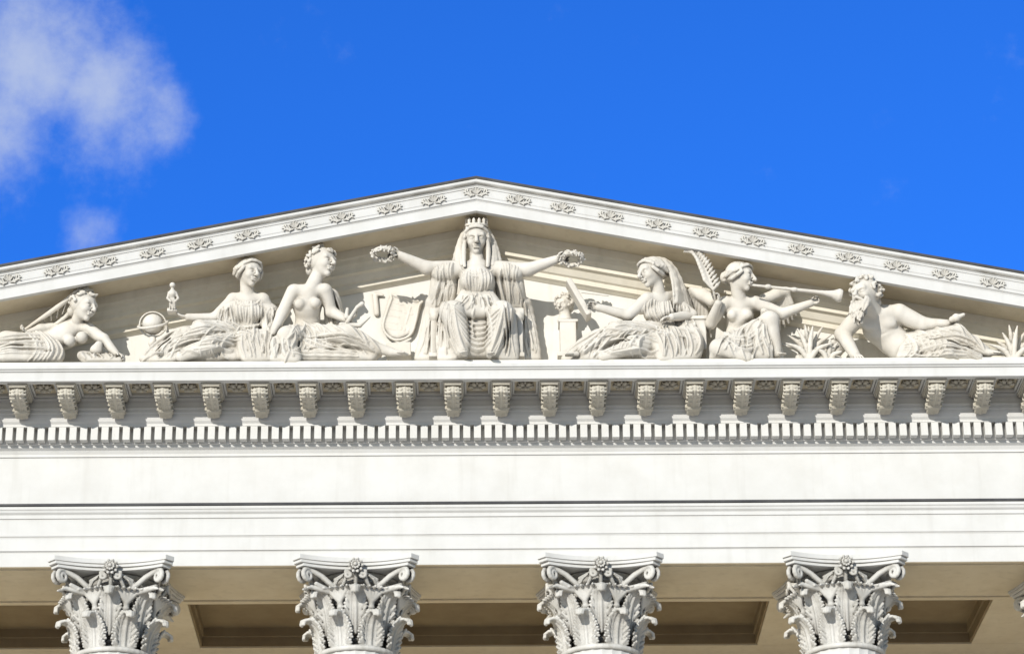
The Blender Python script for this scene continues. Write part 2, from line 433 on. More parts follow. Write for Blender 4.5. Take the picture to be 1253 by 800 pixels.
for x, hw in zip(COLX, HWB): geos.append(box_geo(x-hw, x+hw, 1.802, 4.048, -4.098, -3.602))
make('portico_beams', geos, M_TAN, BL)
for (a, b, c, d) in zip(COLX[:-1], COLX[1:], HWB[:-1], HWB[1:]):
    a += c+.003; b -= d+.003
    Vs = []
    z0, z1, y0, y1 = -4.08, -3.606, 1.806, 4.044
    for ins, z in ((0, z0), (.03, z0), (.03, z0+.16), (.06, z0+.17), (.06, z0+.32), (.09, z0+.33)):
        Vs += [(a+ins, y0+ins, z), (b-ins, y0+ins, z), (b-ins, y1-ins, z), (a+ins, y1-ins, z)]
    Fc = [(4*k+i, 4*k+(i+1) % 4, 4*k+4+(i+1) % 4, 4*k+4+i) for k in range(5) for i in range(4)]+[(20, 21, 22, 23)]
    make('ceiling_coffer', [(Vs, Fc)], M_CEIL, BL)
make('rear_wall', [box_geo(-XW, XW, 5.2, 5.6, GZ+3, -3.45)], M_TAN, BL)
make('podium', [box_geo(-XW-1, XW+1, -1.2-.4*i, 5.6, GZ+3-.5*i-.5, GZ+3-.5*i-.002) for i in range(6)], M_PAVE, BL)
tz0, tza = -1.17, 1.25
make('tympanum', [([(-12.0, 0, tz0), (12.0, 0, tz0), (12.0, 0, tza-SL*12), (0, 0, tza), (-12.0, 0, tza-SL*12), (-12.0, .6, tz0), (12.0, .6, tz0), (12.0, .6, tza-SL*12), (0, .6, tza), (-12.0, .6, tza-SL*12)],
     [(0, 1, 2, 3, 4), (9, 8, 7, 6, 5), (0, 5, 6, 1), (1, 6, 7, 2), (2, 7, 8, 3), (3, 8, 9, 4), (4, 9, 5, 0)])], M_TYMP, BL)
rk = [(1.2, 2.06), (-1.25, 2.06), (-1.25, 2.02), (-1.235, 2.005), (-1.215, 1.985), (-1.19, 1.955), (-1.19, 1.935), (-1.175, 1.93), (-1.165, 1.80), (-1.155, 1.785), (-1.155, 1.745), (-1.135, 1.735), (-1.12, 1.715), (-1.12, 1.545),
      (-1.04, 1.540), (-1.04, 1.64), (-.38, 1.64), (-.38, 1.50), (-.34, 1.47), (-.33, 1.40), (-.27, 1.34), (-.27, 1.27), (-.20, 1.25), (-.14, 1.16), (-.10, 1.14), (-.10, 1.06), (-.05, 1.04), (-.002, 1.02), (1.2, 1.02)]
xs = (-12.4, 0, 12.4)
RAKE = make('raking_cornice', [extr_geo(rk, xs, SL)], M_PAINT, BL, bevel=.005)
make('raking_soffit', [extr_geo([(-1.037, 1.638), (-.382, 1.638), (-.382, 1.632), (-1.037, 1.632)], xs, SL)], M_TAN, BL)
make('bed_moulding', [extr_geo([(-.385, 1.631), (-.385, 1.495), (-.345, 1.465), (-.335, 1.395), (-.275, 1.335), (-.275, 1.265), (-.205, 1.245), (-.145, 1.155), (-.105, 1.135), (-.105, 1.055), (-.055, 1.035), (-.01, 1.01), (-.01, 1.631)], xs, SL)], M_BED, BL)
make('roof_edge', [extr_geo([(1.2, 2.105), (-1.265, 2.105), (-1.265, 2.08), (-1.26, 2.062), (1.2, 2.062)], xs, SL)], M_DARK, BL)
make('gutter_moulding', [extr_geo([(-1.10, 2.004), (-1.238, 2.004), (-1.236, 1.998), (-1.218, 1.978), (-1.10, 1.978)], xs, SL)], M_GRIME, BL)

S = Sculpt(.008, px=False)
for a, L, r in ((0, .085, .020), (28, .08, .017), (-28, .08, .017), (55, .075, .015), (-55, .075, .015)):
    dx, dz = math.sin(rad(a)), math.cos(rad(a))
    S.mt((dx*.02, 0, dz*.02-.05), (dx*L, -.025, dz*L-.04), .012, r, .004)
    S.mt((dx*L, -.025, dz*L-.04), (dx*(L+.02), -.045, dz*(L+.012)-.04), r, .012, .004)
for e in (-1, 1):
    pts = [(e*.03, -.06), (e*.08, -.07), (e*.13, -.05), (e*.165, -.02), (e*.175, .02), (e*.15, .045), (e*.13, .03), (e*.14, .01)]
    for a, b in zip(pts[:-1], pts[1:]): S.mt((a[0], -.01, a[1]), (b[0], -.015, b[1]), .014, .013, .003)
    for (x, z, dx, dz) in ((.07, -.06, .03, .08), (.10, -.05, .04, .06), (.14, -.03, .05, -.03), (.16, -.02, .045, .01), (.08, -.07, .02, -.02)):
        S.mt((e*x, -.01, z), (e*(x+dx), -.02, z+dz), .014, .009, .004)
pal = None
PX = [0, .69, 1.40]+[.757*k-.1 for k in range(3, 13)]
for x in sorted(set(PX+[-p for p in PX])):
    zz = 1.862-SL*abs(x)
    if pal is None:
        pal = S.obj('palmette_ornament', M_PAL, RAKE, loc=np.array([x, -1.17, zz])); o = pal
    else:
        o = pal.copy(); o.location = (x, -1.17, zz); place(o, RAKE)
    o.rotation_euler = (rad(4), math.copysign(math.atan(SL), x) if x else 0, 0)

# modillion: console with cap, side volutes and an acanthus leaf down its front
S = Sculpt(.008, px=False)
S.mb((0, -.02, -.025), (.155, .34, .03), None, .006, .003)
S.mb((0, -.015, -.062), (.134, .325, .020), None, .006, .003)
path = [(-.27, -.10), (-.31, -.14), (-.30, -.19), (-.24, -.225), (-.14, -.235), (-.02, -.255), (.10, -.29), (.20, -.325), (.26, -.35)]
for (y0, z0), (y1, z1) in zip(path[:-1], path[1:]):
    for x, w in ((-.078, .028), (-.04, .030), (0, .038), (.04, .030), (.078, .028)):
        S.mt((x, y0+.02, z0+.02-.1*abs(x)), (x*.92, y1+.02, z1+.02), w, w, .002)
S.mb((0, .0, -.14), (.095, .27, .07), None, .02, .02)
S.mb((0, .20, -.24), (.095, .10, .09), None, .03, .02)
for e in (-1, 1):
    for i in range(6):
        y0, z0 = path[1+i]
        S.mt((e*.05, y0, z0), (e*.118, y0+.03, z0+.01), .022, .018, .002)
        S.mt((e*.118, y0+.03, z0+.01), (e*.125, y0+.05, z0+.05), .018, .010, .002)
    for a in range(16):
        A0, A1 = a*.45, (a+1)*.45
        R0, R1 = .10*math.exp(-A0*.2), .10*math.exp(-A1*.2)
        S.mt((e*.10, .20+R0*math.cos(A0), -.26+R0*math.sin(A0)), (e*.10, .20+R1*math.cos(A1), -.26+R1*math.sin(A1)), .022, .020, .003)
md = None
for x in mod_x:
    if abs(x) > 10.4: continue
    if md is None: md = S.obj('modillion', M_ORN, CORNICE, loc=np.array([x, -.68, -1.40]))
    else:
        o = md.copy(); o.location = (x, -.68, -1.40); place(o, CORNICE)
S = Sculpt(.008, px=False)
S.me((0, 0, -.065), (.04, .04, .05), None, .006)
for i in range(6):
    a = i*math.pi/3
    S.me((.09*math.cos(a), .09*math.sin(a), -.04), (.056, .036, .034), [[math.cos(a), math.sin(a), 0], [-math.sin(a), math.cos(a), 0], [0, 0, 1]], .003)
    S.me((.09*math.cos(a+.52), .09*math.sin(a+.52), -.02), (.055, .02, .022), [[math.cos(a+.52), math.sin(a+.52), 0], [-math.sin(a+.52), math.cos(a+.52), 0], [0, 0, 1]], .003)
rs = None
for i in range(-13, 14):
    x = i*MS
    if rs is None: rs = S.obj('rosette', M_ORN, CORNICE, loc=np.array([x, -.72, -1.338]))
    else:
        o = rs.copy(); o.location = (x, -.72, -1.338); place(o, CORNICE)

# ---------------- columns
def lathe(prof, n=48, flute=0):
    V, Fc = [], []
    for (r, z) in prof:
        for i in range(n):
            a = 2*math.pi*i/n
            rr = r*(1-flute*abs(math.sin(12*a))) if flute else r
            V.append((rr*math.cos(a), rr*math.sin(a), z))
    m = len(prof)
    for j in range(m-1):
        for i in range(n):
            k = (i+1) % n
            Fc.append((j*n+i, j*n+k, (j+1)*n+k, (j+1)*n+i))
    Fc.append(tuple(range(n))[::-1]); Fc.append(tuple((m-1)*n+i for i in range(n)))
    return V, Fc
C = Sculpt(.0115, px=False)
def bell(z): return .53+.03*(z/1.2)+.17*max(0, (z-.85)/.4)**2
for i in range(12): C.me((0, 0, i*.105+.05), (bell(i*.105), bell(i*.105), .12), None, .03)
for i in range(40):
    a, b = 2*math.pi*i/40, 2*math.pi*(i+1)/40
    C.mt((.60*math.cos(a), .60*math.sin(a), .0), (.60*math.cos(b), .60*math.sin(b), .0), .045, .045, .005)
def cp(th, r, z, t=0): return np.array([r*math.cos(th)-t*math.sin(th), r*math.sin(th)+t*math.cos(th), z])
def leaf(th, z0, H, W, out=.0, r0=.585):
    rib = [(0, 0), (.25, .01), (.5, .03), (.72, .07), (.88, .13), (.98, .20), (1.0, .27), (.94, .33), (.84, .34)]
    P = [cp(th, r0+out*s+o, z0+s*H) for s, o in rib]
    for i, (a, b) in enumerate(zip(P[:-1], P[1:])):
        w = W*(.75, .82, .82, .76, .64, .52, .42, .32)[i]
        for t in (-.85, -.55, -.28, 0, .28, .55, .85):
            dt = np.array([-math.sin(th), math.cos(th), 0])*w*t
            rd_ = (-.03*abs(t)+(.014 if t in (-.55, .55) else 0))*np.array([math.cos(th), math.sin(th), 0])
            C.mt(a+dt+rd_, b+dt*.95+rd_, .024 if t else .036, .023 if t else .034, .002)
    for i, s in enumerate((.05, .22, .40, .57, .73, .88)):
        o = np.interp(s, [r[0] for r in rib[:6]], [r[1] for r in rib[:6]])
        w = W*(.95, 1.05, 1.05, .97, .82, .62)[i]
        for e in (-1, 1):
            rr, zz = r0+out*s+o, z0+s*H
            p1 = cp(th, rr-.015, zz+.01, e*w*.55)
            for (ww, dz, do) in ((1.0, .08, .04), (.84, .14, .065), (1.02, .01, .015)):
                C.mt(p1, cp(th, rr+do, zz+dz*H+.015, e*w*ww), .036, .022, .002)
for i in range(8): leaf(rad(22.5+45*i), .03, .50, .190)
for i in range(8): leaf(rad(45*i), .25, .66, .175, out=.03)
for q in range(4):
    th0 = rad(90*q)
    for e in (-1, 1):
        a = th0+e*rad(21)
        st = [cp(a, .60, .50), cp(a, .65, .64), cp(a, .68, .78)]
        for x, y in zip(st[:-1], st[1:]): C.mt(x, y, .045, .062, .01)
        for dt in (-.16, -.08, .0, .08, .16):
            C.mt(cp(a, .68, .74), cp(a, .77, .92, dt), .05, .038, .006)
            C.mt(cp(a, .77, .92, dt), cp(a, .87, .92, dt*1.2), .036, .02, .006)
        cd = th0+e*rad(45); off = -e*.055
        path = [cp(a, .70, .80), cp(th0+e*rad(29), .76, .98), cp(th0+e*rad(37), .88, 1.12)]
        c0 = (1.11, 1.10)
        for j in range(18):
            an = rad(118)-j*rad(32); R = .12*math.exp(-j*.08)
            path.append(cp(cd, c0[0]+R*math.cos(an), c0[1]+R*math.sin(an), off*(1.0+.4*j/20)))
        for j, (x, y) in enumerate(zip(path[:-1], path[1:])):
            rr = .046 if j < 3 else .042*(1-.02*j)
            C.mt(x, y, rr, rr, .004)
        for (r1, z1, t1) in ((1.02, .93, .0), (.98, .98, .06), (.94, .93, -.05)):
            C.mt(cp(th0+e*rad(33), .78, .90), cp(cd, r1, z1, off+t1), .05, .034, .006)
        C.mt(cp(cd, 1.02, .93, off), cp(cd, 1.10, .90, off), .035, .018, .01)
        path = [cp(a, .70, .80), cp(th0+e*rad(16), .74, .96), cp(th0+e*rad(11), .79, 1.07)]
        for j in range(14):
            an = rad(60)+j*rad(34); R = .065*math.exp(-j*.08)
            path.append(cp(th0, .82, 1.11+R*math.sin(an), e*(.12+R*math.cos(an))))
        for j, (x, y) in enumerate(zip(path[:-1], path[1:])):
            rr = .031*(1-.02*j); C.mt(x, y, rr, rr, .003)
        for k2 in range(3):
            C.mt(cp(th0+e*rad(26), .74, .98+.05*k2), cp(th0+e*rad(20-5*k2), .80, 1.06+.05*k2), .030, .016, .004)
    C.mt(cp(th0, .70, .86), cp(th0, .80, 1.2), .03, .035, .01)
def abacus(hw, mid, z0, z1, cut=.12):
    pts = []
    for q in range(4):
        th = rad(90*q)
        for j in range(13):
            t = -1+2*j/12
            x, y = mid+(hw-mid)*abs(t)**2.0, t*(hw-cut)
            pts.append((x*math.cos(th)-y*math.sin(th), x*math.sin(th)+y*math.cos(th)))
    n = len(pts)
    V = [(x, y, z0) for x, y in pts]+[(x, y, z1) for x, y in pts]
    Fc = [(i, (i+1) % n, n+(i+1) % n, n+i) for i in range(n)]+[tuple(range(n))[::-1], tuple(range(n, 2*n))]
    return V, Fc
FLW = Sculpt(.009, px=False)
th = rad(-90)
FLW.mt(cp(th, .66, .0), cp(th, .88, .0), .06, .055, .01)
for i in range(10):
    a = i*2*math.pi/10
    FLW.mt(cp(th, .84, .05*math.sin(a), .05*math.cos(a)), cp(th, .88, .10*math.sin(a), .10*math.cos(a)), .026, .028, .004)
    FLW.mt(cp(th, .88, .10*math.sin(a), .10*math.cos(a)), cp(th, .90, .115*math.sin(a), .115*math.cos(a)), .026, .014, .004)
    FLW.mt(cp(th, .88, .02*math.sin(a+.3), .02*math.cos(a+.3)), cp(th, .93, .06*math.sin(a+.3), .06*math.cos(a+.3)), .020, .018, .003)
FLW.mt(cp(th, .88, 0), cp(th, .94, 0), .035, .03, .003)
first = None
ZB = -5.47; YC = .54
for x in COLX:
    e = empty('column', (x, YC, GZ+3), parent=BL)
    if first is None:
        a = make('shaft', [lathe([(.70, GZ+3.4), (.70, GZ+3.6), (.695, -14), (.67, -10), (.62, -7), (.59, -5.72), (.60, -5.6), (.60, ZB-.01)], 192, .02)], M_PAINT, e, smooth=False, loc=(x, YC, 0))
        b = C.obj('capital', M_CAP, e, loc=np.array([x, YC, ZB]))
        c = make('abacus', [abacus(.93, .73, 1.225, 1.275), abacus(.965, .765, 1.2755, 1.325), abacus(.985, .785, 1.3255, 1.405)], M_PAINT, e, loc=(x, YC, ZB), bevel=.008)
        d = FLW.obj('fleuron', M_CAP, e, loc=np.array([x, YC, ZB+1.245]))
        bs = make('base', [lathe([(.95, GZ+3.0), (.95, GZ+3.15), (.92, GZ+3.2), (.8, GZ+3.25), (.86, GZ+3.3), (.8, GZ+3.39), (.71, GZ+3.4)], 48)], M_PAINT, e, smooth=True, loc=(x, YC, 0))
        first = [a, b, c, d, bs]
    else:
        for o in first:
            k = o.copy(); k.location = (x, YC, o.location.z); place(k, e)

# ================================================================ STATUES
def base_of(u, v=440, y=-.5):
    p = EL(u, v, y); return (p[0], p[1], -1.035)
def finish(e, parts):
    for nm, S in parts:
        if S.P: S.obj(nm, M_STAT, e)
def cloth(): return Sculpt(.0092, relief=True)
def legs(D, hip, knee, ankle, n=4, r=2.0, sl=.45):
    D.t([hip, knee, ankle], k=3)
    D.wrap(hip, knee, n, r, sl); D.wrap((*knee[:3], knee[3]*.95), ankle, n, r, sl)
def wing(S, root, tip, n, L, spread, y, r=4):
    for i in range(n):
        t = i/(n-1)
        a = (root[0]+(tip[0]-root[0])*t, root[1]+(tip[1]-root[1])*t, y-.02*i/n)
        ang = rad(spread[0]+(spread[1]-spread[0])*t)
        b = (a[0]+L*(1-.35*t)*math.sin(ang), a[1]+L*(1-.35*t)*math.cos(ang), y)
        S.t([(a[0], a[1], a[2], r), ((a[0]+b[0])/2, (a[1]+b[1])/2, y-.03, r), (*b, r*.45)], k=.3)

# ---- central enthroned figure
SH[:] = [.34, 392, 48]
e = empty('seated_statue', base_of(583), 'crowned veiled stone woman enthroned, arms spread, holding two wreaths', 'statue')
B, H, T, W1, W2, CR = [Sculpt() for _ in range(6)]; D = cloth()
B.t([(583, 400, -.35, 24), (583, 365, -.38, 18), (584, 342, -.42, 20), (584, 330, -.42, 15)], k=6, fy=1.2)
B.t([(564, 330, -.42, 9.5), (604, 330, -.42, 9.5)], k=6)
for x in (573, 594): B.s(x, 343, -.57, 9, 4)
B.t([(561, 329, -.42, 10.5), (523, 328, -.5, 8.5), (490, 313, -.6, 5.5)], k=3)
B.t([(607, 329, -.42, 10.5), (646, 330, -.5, 8.5), (680, 318, -.6, 5.5)], k=3)
hand(B, (489, 312, -.6), (-.9, -.1, .3), (.1, -1, -.5), .27, .55, 1)
hand(B, (681, 317, -.6), (.9, -.1, .2), (-.1, -1, -.5), .27, .55, -1)
B.t([(570, 395, -.4, 14), (560, 384, -.82, 12), (567, 430, -.82, 7)], k=4)
B.t([(597, 395, -.4, 14), (608, 384, -.82, 12), (601, 431, -.84, 7)], k=4)
foot(B, (569, 434, -.98), (-.15, -1, 0), 17); foot(B, (599, 435, -1.0), (.15, -1, 0), 17)
head(B, H, (583, 293, -.50), 18.5, (0, -1, -.36), hair='wavy', neck=(584, 326, -.44, 8.5))
H.t([(583, 282, -.38, 13), (583, 296, -.34, 14)], k=4)
for g in (-1, 1):
    X = lambda d: 583+g*d
    H.fold([(X(3), 271, -.42), (X(13), 281, -.36)], [(X(17), 324, -.56), (X(30), 327, -.42)], 7, 3.0, k=1.6, mid=[(X(16), 294, -.42), (X(23), 302, -.36)], taper=.1, jit=.01)
    H.fold([(X(12), 290, -.58), (X(13), 292, -.55)], [(X(12), 326, -.62), (X(16), 326, -.60)], 2, 2.2, mid=[(X(14), 308, -.55), (X(16), 307, -.53)])
for i in range(24):
    a, b = i*math.pi/12, (i+1)*math.pi/12
    CR.t([(583+12*math.cos(a), 276-1.0*math.sin(a), -.50-.16*math.sin(a), 2.4), (583+12*math.cos(b), 276-1.0*math.sin(b), -.50-.16*math.sin(b), 2.4)], k=.6)
for i in range(12):
    a = i*math.pi/6+.26
    CR.t([(583+12.2*math.cos(a), 275, -.50-.165*math.sin(a), 2.0), (583+12.5*math.cos(a), 270, -.50-.17*math.sin(a), 2.2), (583+12.6*math.cos(a), 268, -.50-.172*math.sin(a), 1.6)], k=.5)
D.t([(583, 402, -.37, 26), (583, 364, -.40, 19), (584, 345, -.44, 21), (584, 338, -.43, 18)], k=6, fy=1.2)
for x in (573, 594): D.s(x, 344, -.585, 9.5, 4)
D.t([(568, 330, -.44, 9), (548, 332, -.46, 10.5), (536, 333, -.48, 9.5)], k=4)
D.t([(600, 330, -.44, 9), (620, 332, -.46, 10.5), (632, 334, -.48, 9.5)], k=4)
D.fold([(556, 322, -.56), (532, 324, -.58)], [(558, 346, -.54), (534, 346, -.52)], 5, 2, mid=[(553, 334, -.62), (535, 335, -.62)])
D.fold([(612, 322, -.56), (636, 326, -.58)], [(610, 346, -.54), (634, 348, -.52)], 5, 2, mid=[(615, 334, -.62), (633, 337, -.62)])
D.fold([(567, 328, -.70), (601, 328, -.70)], [(570, 356, -.66), (598, 356, -.66)], 8, 1.8, mid=[(564, 343, -.70), (604, 343, -.70)], wob=.6)
D.fold([(567, 324, -.6), (563, 328, -.62)], [(600, 324, -.6), (604, 328, -.62)], 2, 1.8, mid=[(583, 333, -.66), (583, 341, -.68)])
D.t([(566, 357, -.56, 2.6), (583, 361, -.65, 2.6), (601, 357, -.56, 2.6)], sm=5, k=1)
D.drape([(568, 364, -.54), (599, 364, -.54)], [(554, 382, -.84), (613, 382, -.84)], 7, 2.2, base=6, mid=[(563, 372, -.70), (604, 372, -.70)])
D.t([(566, 390, -.40, 16), (554, 382, -.90, 14), (565, 430, -.86, 9)], k=3)
D.t([(600, 390, -.40, 16), (614, 382, -.90, 14), (603, 430, -.86, 9)], k=3)
D.drape([(570, 388, -.68), (598, 388, -.68)], [(566, 431, -.74), (602, 431, -.74)], 2, 2.0, base=6)
D.fold([(553, 374, -1.0), (562, 402, -1.02)], [(615, 374, -1.0), (605, 416, -1.0)], 5, 2.7, mid=[(585, 394, -.84), (581, 430, -.90)])
D.fold([(546, 378, -.94), (556, 376, -1.02)], [(558, 432, -1.0), (574, 432, -1.02)], 4, 2.3, mid=[(545, 404, -.98), (562, 404, -1.06)], wob=1)
D.fold([(622, 378, -.94), (612, 376, -1.02)], [(610, 432, -1.0), (594, 432, -1.02)], 4, 2.3, mid=[(623, 404, -.98), (606, 404, -1.06)], wob=1)
D.drape([(543, 380, -.66), (552, 384, -.74)], [(539, 438, -.70), (556, 438, -.80)], 3, 2.4, base=5, mid=[(542, 408, -.70), (552, 410, -.78)])
D.drape([(616, 384, -.74), (625, 380, -.66)], [(612, 438, -.80), (631, 438, -.70)], 3, 2.4, base=5, mid=[(616, 410, -.78), (627, 408, -.70)])
D.drape([(554, 336, -.36), (533, 337, -.38)], [(550, 382, -.42), (526, 376, -.30)], 4, 2.4, base=5, mid=[(553, 354, -.36), (532, 356, -.34)], st=.1)
D.drape([(550, 374, -.42), (526, 370, -.32)], [(541, 438, -.54), (511, 438, -.42)], 5, 2.4, base=5, mid=[(541, 405, -.48), (520, 408, -.38)])
D.drape([(613, 337, -.36), (634, 339, -.38)], [(616, 382, -.42), (641, 376, -.30)], 4, 2.4, base=5, mid=[(613, 354, -.36), (636, 356, -.34)], st=.1)
D.drape([(636, 368, -.34), (646, 370, -.30)], [(641, 438, -.34), (659, 438, -.30)], 4, 2.4, base=4)
T.b(583, 415, -.20, (44, 22, 34), rd=1.5)
for sx in (533, 634):
    T.b(sx, 390, -.38, (7, 24, 4), rd=1)
    T.b(sx, 415, -.62, (6, 5, 22), rd=1.5); T.s(sx, 388, -.64, 7.5)
    T.b(sx, 436, -.62, (8, 7, 3), rd=1)
T.b(583, 368, .14, (36, 5, 32), rd=2)
def wreath(S, u, v, y, R, tx):
    f = lambda q: (u+R*math.cos(q), v+R*.62*math.sin(q), y+R*.0131*tx*math.sin(q))
    for i in range(22):
        a, b = i*math.pi/11, (i+1)*math.pi/11
        S.t([(*f(a), 2.6), (*f(b), 2.6)], k=.6)
        p = f(a)
        for j in range(5):
            d = unit(rng.randn(3))
            S.t([(*p, 1.6), (p[0]+4.3*d[0], p[1]+4.0*d[1], p[2]+.055*d[2], 1.1)], k=.2)
wreath(W1, 469, 311, -.68, 12, .6); wreath(W2, 700, 317, -.68, 12, .6)
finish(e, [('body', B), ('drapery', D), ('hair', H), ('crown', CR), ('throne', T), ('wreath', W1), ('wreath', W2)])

# ---- reclining woman with harp
SH[:] = [.28, 408, 40]
e = empty('reclining_statue', base_of(70), 'reclining bare-breasted stone woman leaning on one arm beside a harp', 'statue')
B, H, A = [Sculpt() for _ in range(3)]; D = cloth()
B.t([(35, 422, -.5, 17), (58, 421, -.56, 14), (80, 411, -.56, 15.5), (91, 401, -.53, 12.5)], k=5, fy=1.1)
B.t([(74, 400, -.42, 8), (107, 402, -.6, 8)], k=6)
B.s(85, 417, -.72, 7.5, 3); B.s(100, 413, -.71, 7.5, 3)
B.t([(108, 403, -.62, 8), (127, 415, -.7, 6.5), (142, 433, -.8, 4.5)], k=3)
hand(B, (142, 433, -.8), (.8, -.3, -.5), (0, -.3, -1), .24, .3, -1)
B.t([(73, 401, -.42, 8), (50, 403, -.55, 6.5), (34, 408, -.68, 4.5)], k=3)
hand(B, (35, 408, -.68), (-.7, -.5, .2), (0, -.5, .8), .22, .6, 1)
head(B, H, (103, 375, -.56), 17.5, (.80, -.58, -.30), hair='curls', neck=(93, 399, -.53, 7.5))
D.t([(46, 424, -.5, 15), (8, 420, -.6, 14), (-30, 434, -.6, 10)], k=6)
D.t([(50, 430, -.6, 11), (14, 432, -.85, 10), (-30, 438, -.8, 8)], k=4)
D.drape([(66, 418, -.58), (72, 438, -.80)], [(-22, 426, -.62), (-18, 440, -.82)], 5, 2.7, base=6, mid=[(24, 414, -.66), (26, 438, -.86)])
D.fold([(64, 410, -.60), (24, 404, -.6)], [(76, 438, -.88), (30, 440, -1.0)], 6, 2.6, mid=[(78, 424, -.82), (42, 422, -.95)])
D.drape([(98, 434, -.6), (148, 438, -.55)], [(106, 441, -.85), (148, 441, -.8)], 5, 2.5, base=4)
A.t([(30, 404, -.45, 2.6), (70, 376, -.55, 3), (100, 353, -.66, 3.4), (106, 353, -.66, 3)], k=1)
A.t([(104, 353, -.66, 3), (98, 364, -.6, 2.5)], k=1)
A.t([(36, 408, -.45, 3), (62, 402, -.45, 4), (84, 384, -.5, 3), (98, 363, -.6, 2.4)], k=1, sm=3)
for i in range(6):
    t = (i+1)/7; A.t([(32+70*t, 403-49*t, -.45-.2*t, .8), (42+48*t, 407-32*t, -.45-.1*t, .8)], k=.3)
B2 = Sculpt(); B2.s(118, 429, -.75, 8); B2.s(121, 422, -.78, 5); B2.t([(110, 437, -.7, 5), (130, 438, -.7, 5)])
finish(e, [('body', B), ('drapery', D), ('hair', H), ('harp', A), ('mask', B2)])

# ---- seated woman with statuette
SH[:] = [.33, 400, 55]
e = empty('seated_statue', base_of(265), 'robed stone woman seated, one outstretched hand carrying a small statuette', 'statue')
B, H, A = [Sculpt() for _ in range(3)]; D = cloth()
B.t([(302, 418, -.45, 20), (302, 396, -.45, 15), (303, 378, -.48, 17), (303, 368, -.46, 13)], k=5, fy=1.15)
B.t([(286, 366, -.46, 8), (321, 366, -.46, 8)], k=5)
B.t([(285, 368, -.46, 8.5), (262, 390, -.62, 7), (230, 388, -.72, 4.5)], k=3)
hand(B, (231, 388, -.72), (-1, -.1, .05), (0, -.2, 1), .25, .35, 1)
B.t([(322, 368, -.46, 8.5), (337, 393, -.5, 7), (324, 410, -.78, 4.5)], k=3)
hand(B, (325, 409, -.78), (-.6, -.3, -.6), (-.5, .2, -1), .24, .4, 1)
head(B, H, (305, 334, -.53), 17.5, (.62, -.78, -.26), hair='wavy', neck=(303, 363, -.46, 8))
D.t([(302, 420, -.46, 22), (302, 396, -.46, 17), (303, 380, -.50, 18.5), (303, 375, -.47, 15)], k=5, fy=1.15)
for x in (295, 312): D.s(x, 382, -.62, 8.5, 4)
D.t([(290, 369, -.47, 8.5), (277, 379, -.53, 9.5)], k=3); D.t([(317, 369, -.47, 8.5), (331, 381, -.49, 9.5)], k=3)
D.fold([(286, 367, -.62), (320, 367, -.62)], [(288, 396, -.68), (317, 396, -.68)], 8, 1.9, mid=[(285, 383, -.72), (322, 383, -.72)], wob=.7)
D.fold([(289, 364, -.58), (284, 369, -.62)], [(317, 364, -.58), (323, 369, -.62)], 2, 1.8, mid=[(303, 372, -.65), (303, 381, -.70)])
D.t([(285, 397, -.58, 2.2), (302, 400, -.68, 2.2), (320, 397, -.58, 2.2)], sm=4, k=1)
D.drape([(272, 378, -.56), (284, 376, -.60)], [(263, 402, -.62), (286, 404, -.66)], 4, 2.2, base=4)
D.drape([(326, 378, -.55), (338, 382, -.50)], [(325, 408, -.66), (343, 412, -.52)], 4, 2.2, base=4)
D.fold([(292, 400, -.7), (316, 400, -.7)], [(284, 418, -.7), (320, 418, -.7)], 6, 2)
legs(D, (296, 411, -.45, 17), (246, 405, -.84, 12.5), (203, 430, -.84, 7.5), 3, sl=-.6)
legs(D, (300, 420, -.5, 16), (258, 424, -.98, 10.5), (222, 437, -.94, 7), 2, sl=-.6)
D.drape([(290, 418, -.66), (296, 438, -.84)], [(190, 437, -.70), (222, 440, -.82)], 4, 2.6, base=5, mid=[(244, 416, -.70), (262, 438, -.86)])
D.drape([(224, 404, -.66), (240, 410, -.76)], [(174, 439, -.70), (214, 440, -.84)], 5, 2.5, base=4.5, mid=[(202, 416, -.68), (220, 428, -.82)])
D.fold([(292, 404, -.86), (258, 398, -.94)], [(282, 438, -1.0), (236, 434, -1.02)], 6, 2.4, mid=[(272, 424, -1.05), (240, 416, -1.02)], wob=1.2)
D.fold([(286, 400, -.8), (296, 416, -.8)], [(214, 424, -.94), (224, 436, -1.0)], 3, 2.2, mid=[(246, 396, -.96), (258, 418, -1.06)])
D.drape([(295, 412, -.82), (334, 406, -.70)], [(300, 439, -.94), (332, 439, -.90)], 6, 2.6, base=5)
foot(B, (204, 432, -.86), (-1, -.5, -.05), 14)
A.b(211, 381, -.74, (6, 6, 2.2), rd=.5)
A.t([(211, 379, -.74, 4), (211, 368, -.74, 4.2), (211, 359, -.74, 4.6), (211, 354, -.74, 2.2)], k=1.5)
A.s(211, 349, -.74, 3.6, 1); A.t([(207, 358, -.74, 1.8), (205, 365, -.78, 1.5), (209, 369, -.82, 1.3)], k=1); A.t([(215, 358, -.74, 1.8), (218, 365, -.78, 1.5), (214, 369, -.8, 1.3)], k=1)
A.fold([(208, 365, -.79), (214, 365, -.79)], [(207, 379, -.81), (215, 379, -.81)], 4, .9)
finish(e, [('body', B), ('drapery', D), ('hair', H), ('statuette', A)])

